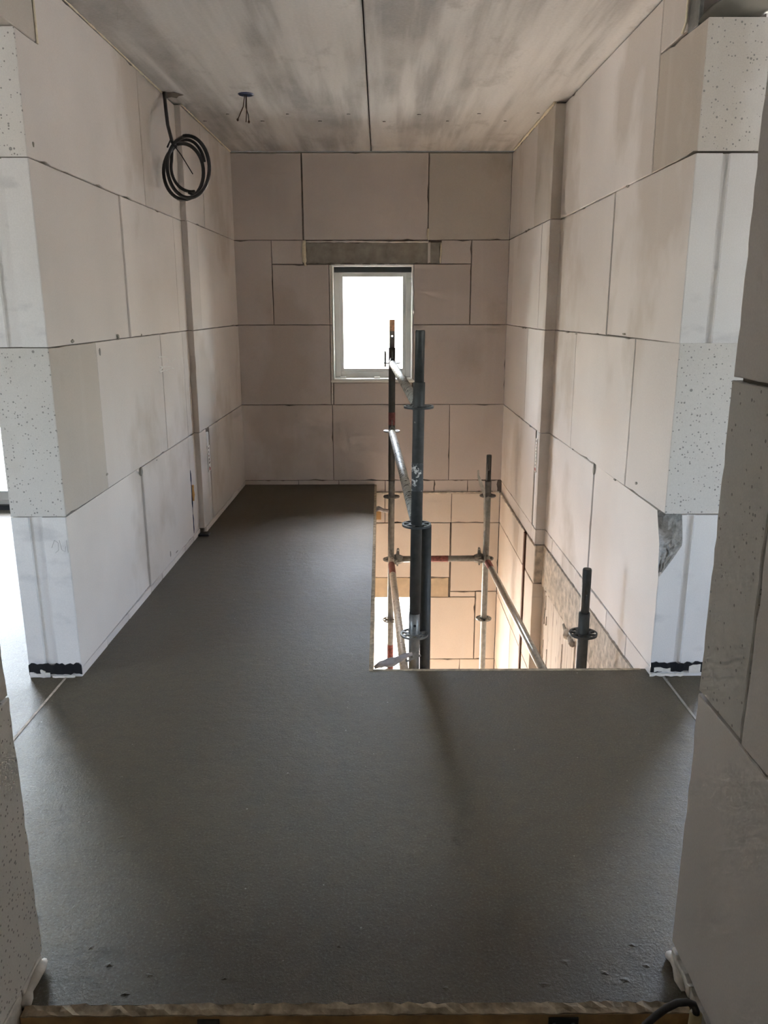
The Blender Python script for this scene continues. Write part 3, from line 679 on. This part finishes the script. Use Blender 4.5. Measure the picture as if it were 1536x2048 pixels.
# rough slab edge with broken lower rim
rr = random.Random(9); n = 60; v = []
for k in range(n+1):
    y = 2.95 + (5.02-2.95)*k/n; x = 1.078 - (y-2.95)*.0075
    low = -.335 + rr.uniform(-.012, .010) + (-.035 if 4.0 < y < 4.35 else 0)*rr.random()
    for z, dx in ((KB-.004, .004), (-.13, rr.uniform(-.003, .003)), (-.20, rr.uniform(-.004, .003)), (-.28, rr.uniform(-.004, .003)), (low, rr.uniform(-.003, .004)), (low-.01, .03), (-.40, .05), (KB-.004, .05)): v.append((x+dx, y, z))
f = [(k*8+j, (k+1)*8+j, (k+1)*8+(j+1) % 8, k*8+(j+1) % 8) for k in range(n) for j in range(8)] + [tuple(range(8)), tuple(range(n*8, n*8+8))]
link('slab_edge', v, f, 'band', wr2)
for i in range(26):
    y = rr.uniform(3.4, 4.95); L = rr.uniform(.03, .22); z = -.37-rr.uniform(0, .35)
    x = 1.078-(y-2.95)*.0062
    MB().tube([(x+.008, y, z), (x+.007, y, z-L*.8), (x+.006, y, z-L)], [.0025, .003, .0055], 6).build('slurry_drip', 'band', wr2)
for (y, z, r_) in ((4.22, -.36, .022), (4.15, -.375, .02), (4.30, -.355, .016), (3.72, -.36, .014), (3.55, -.355, .012)):
    bead('mortar_lump', [(1.070, y-.03, z), (1.066, y, z-.01), (1.070, y+.03, z+.004)], r_, 'band', wr2, 8, int(y*100))
shell('wall_left_lower', [(-3.4, -3.2, -1.0, 6.9, -3.0, SB)], 'lower storey left wall')
shell('wall_front_lower', [(-3.2, 1.29, -1.2, -1.0, -3.0, SB)], 'lower storey wall under the viewer')
fw = MB().box(-3.2, 1.3, -1.0, 6.9, -3.1, -3.0).build('floor_lower', 'sand'); tag(fw, 'sandy floor of the lower storey', 'floor', kind='structure')
shell('wall_right_lower_front', [(1.29, 1.5, -1.0, 3.0, -3.0, SB)], 'lower storey right wall under the landing')
gd = MB().box(-60, 60, -40, 90, -3.4, -3.15).build('ground', 'ground'); tag(gd, 'pale sunlit ground outside', 'ground', kind='structure')
bal = MB().box(-5.2, -1.5, 5.95, 7.6, -.30, -.06).build('balcony_slab', 'ground'); tag(bal, 'pale balcony slab outside the left door', 'balcony', kind='structure')

# ================================================================== THINGS
# ---- formwork boards
o = MB().box(-.050, -.033, 3.002, 6.52, -.20, .003, .002).build('formwork_board', 'wood_pale'); tag(o, 'thin timber board lining the long left edge of the stair opening', 'board', 'edge boards of the stair opening')
o = MB().box(-.033, 1.068, 3.002, 3.018, -.20, .002, .002).build('formwork_board', 'wood_pale'); tag(o, 'thin timber board along the front edge of the stair opening', 'board', 'edge boards of the stair opening')
tb = empty('threshold_board', (-.06, 1.38, KB)); tag(tb, 'timber threshold board crusted with screed at the bottom of the photo', 'board')
rr = random.Random(12); v = []; n = 90
for k in range(n+1):
    x = -.764+(.655+.764)*k/n
    v += [(x, 1.3915+rr.uniform(-.002, .004), .001+rr.uniform(-.001, .002)), (x, 1.380+rr.uniform(-.002, .002), rr.uniform(-.004, .002)), (x, 1.369+rr.uniform(-.0015, .0015), -.003+rr.uniform(-.002, .001)), (x, 1.3715, -.012), (x, 1.3925, -.012)]
f = [(k*5+j, (k+1)*5+j, (k+1)*5+(j+1) % 5, k*5+(j+1) % 5) for k in range(n) for j in range(5)] + [tuple(range(5)), tuple(range(n*5, n*5+5))]
link('crusted_edge', v, f, 'wood_pale', tb)
MB().box(-.768, .660, 1.370, 1.391, KB, -.008, .001).build('board', 'wood', tb)
for x0, x1 in ((-.392, -.345), (.354, .418)):
    pl = MB().box(x0, x1, 1.366, 1.370, -.060, -.014, .001).build('bracket', 'plate', tb)
    for xx in (x0+.012, x1-.012): MB().tube([(xx, 1.3665, -.028), (xx, 1.3635, -.028)], .004, 8).build('screw', 'steel', pl)

# ---- cable coming up beside the right jamb
pc = MB().tube([(.40, 1.20, -.060), (.46, 1.26, -.055), (.505, 1.31, -.036), (.547, 1.335, .000), (.568, 1.337, .022), (.588, 1.338, .040), (.610, 1.338, .054), (.630, 1.336, .058), (.643, 1.334, .054), (.6485, 1.332, .040), (.649, 1.331, .020)], .0075, 10).build('power_cable', 'cable', None, True)
tag(pc, 'dark grey cable arching over the threshold into a beige tube', 'cable')
tu = MB().tube([(.6485, 1.331, .034), (.6480, 1.331, -.01), (.647, 1.330, -.066)], [.0125, .013, .013], 14).build('conduit_stub', 'beige_tube', None, True)
tag(tu, 'short beige conduit stub at the foot of the right jamb', 'conduit')

# ---- ceiling box with wires
jb = empty('ceiling_box', (-.738, 4.846, ZC)); tag(jb, 'round dark blue ceiling box with dangling wires', 'junction box')
MB().tube([(-.738, 4.846, ZC-.006), (-.738, 4.846, ZC-.002), (-.738, 4.846, ZC+.02)], [.038, .044, .040], 24).build('box_rim', 'blue', jb)
MB().tube([(-.745, 4.846, ZC-.004), (-.755, 4.84, 2.52), (-.788, 4.84, 2.456)], .0028, 6).build('wire', 'copper', jb)
MB().tube([(-.738, 4.850, ZC-.004), (-.742, 4.85, 2.52), (-.730, 4.85, 2.48), (-.728, 4.846, 2.446)], .0028, 6).build('wire', 'blackcable', jb)
MB().tube([(-.735, 4.842, ZC-.004), (-.738, 4.845, 2.50), (-.743, 4.842, 2.442)], .0028, 6).build('wire', 'copper', jb)
for p in ((-.789, 4.84, 2.455), (-.728, 4.846, 2.446)):
    MB().tube([(p[0], p[1], p[2]+.006), p, (p[0], p[1], p[2]-.008)], [.004, .007, .004], 8).build('wire_cap', 'copper', jb)

# ---- coil of conduit
cc = empty('cable_coil', (-1.03, 4.6, 2.0)); tag(cc, 'grey conduit coiled up and hanging from the ceiling at the left wall', 'cable coil')
def ell(cx, cy, cz, rx, rz, a0, a1, n, yaw=.35, dy=0):
    P = []
    for k in range(n+1):
        t = a0+(a1-a0)*k/n
        P.append((cx+rx*math.cos(t), cy-yaw*rx*math.cos(t)+dy*k/n, cz+rz*math.sin(t)))
    return P
pts = [(-1.178, 4.80, 2.585), (-1.165, 4.76, 2.50), (-1.145, 4.70, 2.40), (-1.115, 4.65, 2.305)]
pts += ell(-1.050, 4.60, 2.146, .118, .138, math.radians(110), math.radians(110+350), 40, .35, -.03)
pts += ell(-1.028, 4.575, 2.158, .132, .148, math.radians(105), math.radians(105-355), 40, .35, -.02)[0:0]
MB().tube(pts, .0095, 10).build('conduit_loop', 'blackcable', cc, True)
MB().tube(ell(-1.018, 4.570, 2.166, .122, .152, math.radians(95), math.radians(95+362), 48, .35, -.015), .0098, 10).build('conduit_loop', 'blackcable', cc, True)
MB().tube(ell(-1.036, 4.612, 2.170, .105, .140, math.radians(10), math.radians(140), 20, .35, .0) + ell(-1.005, 4.600, 2.175, .122, .128, math.radians(165), math.radians(275), 18, .35, -.02), .0085, 10).build('conduit_loop', 'blackcable', cc, True)
MB().tube([(-1.025, 4.575, 2.043), (-1.005, 4.57, 2.036), (-.985, 4.565, 2.030)], [.0095, .013, .010], 10).build('taped_end', 'tie', cc)
MB().tube([(-1.135, 4.62, 2.275), (-1.105, 4.58, 2.305), (-1.085, 4.60, 2.275)], .005, 8).build('cable_tie', 'tie', cc)
MB().tube([(-1.10, 4.58, 2.29), (-1.05, 4.565, 2.225), (-.992, 4.55, 2.13)], .0028, 6).build('tie_tail', 'tie', cc)

# ---- scaffold tower
sc = empty('scaffold_tower', (.5, 4.6, -3.0)); tag(sc, 'modular tube scaffold with rosettes rising out of the stair opening', 'scaffold')
def ring2(mb, cx, cy, z0, z1, r0, r1, n=32):
    i = len(mb.v)
    for z, r in ((z0, r0), (z0, r1), (z1, r1), (z1, r0)):
        for k in range(n): a = 2*math.pi*k/n; mb.v.append((cx+r*math.cos(a), cy+r*math.sin(a), z))
    for q in range(4):
        for k in range(n): mb.f.append((i+q*n+k, i+q*n+(k+1) % n, i+((q+1) % 4)*n+(k+1) % n, i+((q+1) % 4)*n+k))
def rosette(cx, cy, z, mat, par):
    mb = MB(); t = .0045
    ring2(mb, cx, cy, z-t, z+t, .0535, .0615); ring2(mb, cx, cy, z-t, z+t, .0240, .0330)
    for k in range(8):
        a = 2*math.pi*(k+.5)/8; ca, sa = math.cos(a), math.sin(a); w = .0062
        i = len(mb.v)
        for zz in (z-t*.9, z+t*.9):
            for (r, s) in ((.031, -w), (.055, -w), (.055, w), (.031, w)): mb.v.append((cx+r*ca-s*sa, cy+r*sa+s*ca, zz))
        mb.f += [(i, i+1, i+2, i+3), (i+7, i+6, i+5, i+4), (i, i+1, i+5, i+4), (i+1, i+2, i+6, i+5), (i+2, i+3, i+7, i+6), (i+3, i, i+4, i+7)]
    return mb.build('rosette', mat, par)
RT_ = .02415
def standard(x, y, zt, zb, mat, ros, spig=.2, smat=None, lean=0.0, rmat=None, hole=True):
    X = lambda z: x + lean*(z-.05)
    mb = MB().tube([(X(zb), y, zb), (X(zt-.1), y, zt-.1), (X(zt), y, zt)], RT_, 20)
    st = mb.build('standard', mat, sc)
    for p in st.data.polygons: p.use_smooth = len(p.vertices) == 4
    if spig:
      if 1:
        s = MB(); i = 0
        s.tube([(X(zt), y, zt), (X(zt+spig-.006), y, zt+spig-.006), (X(zt+spig), y, zt+spig)], [.0195, .0195, .0175], 20)
        so = s.build('spigot', smat or mat, st)
        for p in so.data.polygons: p.use_smooth = len(p.vertices) == 4
      if spig and hole:
        cut = MB().tube([(X(zt+spig*.42), y-.05, zt+spig*.42), (X(zt+spig*.42), y+.05, zt+spig*.42)], .0062, 12).build('cutter', 'slot', st)
        md = so.modifiers.new('hole', 'BOOLEAN'); md.object = cut; md.solver = 'EXACT'
        dg = bpy.context.evaluated_depsgraph_get(); nm = bpy.data.meshes.new_from_object(so.evaluated_get(dg)); so.modifiers.clear(); so.data = nm
        bpy.data.objects.remove(cut)
    for z in ros: rosette(X(z), y, z, rmat or mat, st)
    return st, X
def band(st, x, y, z0, z1, mat):
    MB().tube([(x, y, z0), (x, y, z1)], RT_+.0007, 20).build('paint_band', mat, st, False)
FLx, FLy = .1475, 3.265; BLx, BLy = .083, 5.885; BRx, BRy = .817, 5.905; FRx, FRy = .892, 3.265
a, X = standard(FLx, FLy, 1.150, .150, 'steel_dark', (1.05, .55), .207, None, .010, None, False); band(a, X(.76), FLy, .700, .818, 'crust')
a, X = standard(FLx-.001, FLy, .149, -2.96, 'steel', (.05, -.45, -.95), 0); MB().tube([(FLx, FLy-.0246, .098), (FLx, FLy-.023, .098)], .006, 10).build('pin_hole', 'slot', a)
a, X = standard(BLx, BLy, 1.158, .178, 'steel_dark', (1.05, .55), .197, 'steel', .003, 'steel'); band(a, BLx+.002, BLy, .595, .690, 'red')
MB().tube([(BLx+.004, BLy, 1.275), (BLx+.004, BLy, 1.356)], .0202, 18).build('paint_band', 'orange_paint', a)
a, X = standard(BLx, BLy, .177, -2.96, 'steel', (.05, -.45, -.95), 0, None, .008); band(a, BLx-.010, BLy, -1.42, -1.16, 'red')
a, X = standard(BRx, BRy, .165, -2.96, 'steel', (.05, -.45, -.95), .2, 'steel_dark', .002)
a, X = standard(FRx, FRy, .148, -2.96, 'steel_dark', (.05, -.45, -.95), .203, None, 0)
def ledger(p, q, mat, wedge=True, bands=()):
    """tube between two standards with a cast wedge head and wedge at each end"""
    p, q = Vector(p), Vector(q); d = (q-p).normalized(); L = (q-p).length
    le = MB().tube([p+d*.085, p+d*(L*.5), q-d*.085], RT_, 18).build('ledger', mat, sc)
    for f_ in le.data.polygons: f_.use_smooth = len(f_.vertices) == 4
    up = Vector((0, 0, 1)); sd = d.cross(up).normalized()
    for o_, s in ((p, 1), (q, -1)):
        m = MB(); i = 0; rows_ = []
        for (t, w, h) in ((.026, .012, .036), (.040, .020, .040), (.062, .023, .036), (.092, .0225, .0245)):
            c = o_+d*s*t
            rows_.append([c+sd*w*.6+up*h, c+sd*w+up*h*.5, c+sd*w-up*h*.5, c+sd*w*.6-up*h, c-sd*w*.6-up*h, c-sd*w-up*h*.5, c-sd*w+up*h*.5, c-sd*w*.6+up*h])
        for r in rows_: m.v += [tuple(x) for x in r]
        for j in range(3):
            for k in range(8): m.f.append((j*8+k, j*8+(k+1) % 8, (j+1)*8+(k+1) % 8, (j+1)*8+k))
        m.f.append(tuple(range(8))); m.f.append(tuple(range(24, 32)))
        hd = m.build('ledger_head', mat if mat != 'steel_crust' else 'steel', le)
        if wedge:
            c = o_+d*s*.050; t2 = .003; w = MB()
            prof = [(-.006, -.055), (.006, -.055), (.016, .045), (.014, .085), (.006, .092), (-.004, .085), (-.010, .045)]
            i = len(w.v); n = len(prof)
            for e in (-t2, t2): w.v += [tuple(c+d*a_*s+up*b_+sd*e) for a_, b_ in prof]
            w.f += [tuple(range(n))[::-1], tuple(range(n, 2*n))] + [(k, (k+1) % n, n+(k+1) % n, n+k) for k in range(n)]
            wo = w.build('wedge', 'steel', le)
            hp_ = c+up*.074+d*s*.005
            MB().tube([hp_-sd*.0036, hp_+sd*.0036], .0042, 8).build('wedge_hole', 'paper', le)
    for (t0, t1, bm_) in bands:
        MB().tube([p+d*t0*L, p+d*t1*L], RT_+.0007, 18).build('paint_band', bm_, le)
    return le
lw = MB().prism([(.030, 5.880), (.044, 5.880), (.044, 5.886), (.030, 5.886)], 1.02, 1.135).build('wedge', 'steel', sc)
ledger((FLx+.01, FLy, 1.05), (BLx+.003, BLy, 1.05), 'steel_crust')
ledger((FLx+.005, FLy, .55), (BLx+.002, BLy, .55), 'steel_crust')
ledger((FLx-.006, FLy, -.45), (BLx-.004, BLy, -.45), 'steel_pale', True, ((.86, .95, 'red'),))
ledger((BLx-.004, BLy, -.45), (BRx, BRy, -.45), 'steel', True, ((.38, .60, 'red'),))
ledger((BRx, BRy, -.45), (FRx, FRy, -.45), 'galv_bright', True, ((.04, .10, 'red'),))
ledger((FLx, FLy, -1.45), (FRx, FRy, -1.45), 'steel')
b2 = MB().tube([(.1955, 3.315, .535), (.1975, 3.315, -.10), (.199, 3.315, -2.9)], RT_, 18).build('brace_tube', 'steel_dark', sc)
for p in b2.data.polygons: p.use_smooth = len(p.vertices) == 4
MB().tube([(.1953, 3.315, .536), (.1955, 3.315, .530)], .0185, 16).build('tube_bore', 'slot', b2)
# loose metal plate leaning on the far right standard
def plate(name, pts, th, mat, label, cat):
    pts = [Vector(p) for p in pts]; nrm = (pts[1]-pts[0]).cross(pts[2]-pts[0]).normalized()*th; n = len(pts)
    o = link(name, [tuple(p) for p in pts]+[tuple(p+nrm) for p in pts], [tuple(range(n)), tuple(range(n, 2*n))[::-1]]+[(k, (k+1) % n, n+(k+1) % n, n+k) for k in range(n)], mat)
    tag(o, label, cat); return o
plate('steel_plate', [(.722, 5.828, .262), (.735, 5.826, .266), (.739, 5.826, .225), (.785, 5.826, .115), (.795, 5.832, -.20), (.783, 5.832, -.22), (.776, 5.828, .06), (.738, 5.828, .16), (.724, 5.828, .215)], .004, 'galv_bright', 'thin bent steel plate hooked on the far right scaffold pole', 'plate')
# pipe stub from the slab edge to the back left pole
ps = MB().tube([(-.040, 5.80, -.030), (-.015, 5.815, -.026), (.02, 5.835, -.045), (.055, 5.855, -.055)], [.018, .020, .014, .014], 10).build('pipe_stub', 'rag', None, True); tag(ps, 'short dusty pipe tying the back left pole to the floor edge', 'pipe')
tw = MB().box(-.045, .004, 6.02, 6.10, -.17, -.095, .004).build('timber_offcut', 'orange'); tag(tw, 'small orange timber offcut under the far left slab edge', 'wood block')
# rag and perforated strap at the near left corner of the opening
rr = random.Random(17); P = []; R = []
for k in range(13):
    t = k/12; P.append((-.028+.160*t, 3.085+.045*t, -.024+.040*t+.004*math.sin(9*t))); R.append(.007+.012*math.sin(math.pi*min(1, t*1.05))*rr.uniform(.7, 1.25))
rg = MB().tube(P, R, 10).build('dusty_rag', 'rag', None, True); tag(rg, 'dusty grey rag draped at the near left corner of the stair opening', 'rag')
rg2 = MB().tube([(.000, 3.06, -.034), (.025, 3.065, -.028), (.045, 3.07, -.030), (.062, 3.075, -.036)], [.004, .009, .008, .004], 9).build('orange_rag', 'ragred', None, True); tag(rg2, 'scrap of orange cloth below the dusty rag', 'rag')
sp = MB(); i = 0
A = Vector((.105, 3.150, -.020)); B = Vector((.168, 3.170, .000)); d = (B-A); nz = Vector((-.02, 0, .040)).normalized()*.013
for k in range(9):
    c = A+d*k/8
    for (s) in (-1, -.35, .35, 1): sp.v.append(tuple(c+nz*s)); sp.v.append(tuple(c+nz*s+Vector((0, .0015, 0))))
for k in range(8):
    for j in range(3):
        if j == 1 and k % 2 == 1: continue
        a_ = k*8+j*2; b_ = (k+1)*8+j*2
        sp.f += [(a_, a_+2, b_+2, b_), (a_+1, b_+1, b_+3, a_+3)]
so = sp.build('perforated_strap', 'steel'); tag(so, 'perforated steel strap beside the front left pole', 'strap')
# outside, beyond the left door
wb_ = MB(); rr = random.Random(23)
o = empty('wrapped_bundle', (-3.35, 6.75, -.06)); tag(o, 'bluish white wrapped bundle outside the left door', 'bundle')
v = []; n = 14; L = 9
for j in range(L):
    for k in range(n):
        a = 2*math.pi*k/n; q = (1-.25*abs(j/(L-1)-.4))*rr.uniform(.93, 1.07); v.append((-3.35+.42*q*math.copysign(abs(math.cos(a))**.6, math.cos(a)), 6.75+.3*q*math.copysign(abs(math.sin(a))**.6, math.sin(a)), -.06+.42*j/(L-1)))
f = [(j*n+k, j*n+(k+1) % n, (j+1)*n+(k+1) % n, (j+1)*n+k) for j in range(L-1) for k in range(n)]+[tuple(range(n)), tuple(range((L-1)*n, L*n))]
link('wrapping', v, f, 'wrap', o)
MB().box(-3.80, -2.90, 6.735, 6.765, -.05, .368, .002).build('tie_band', 'orange', o)
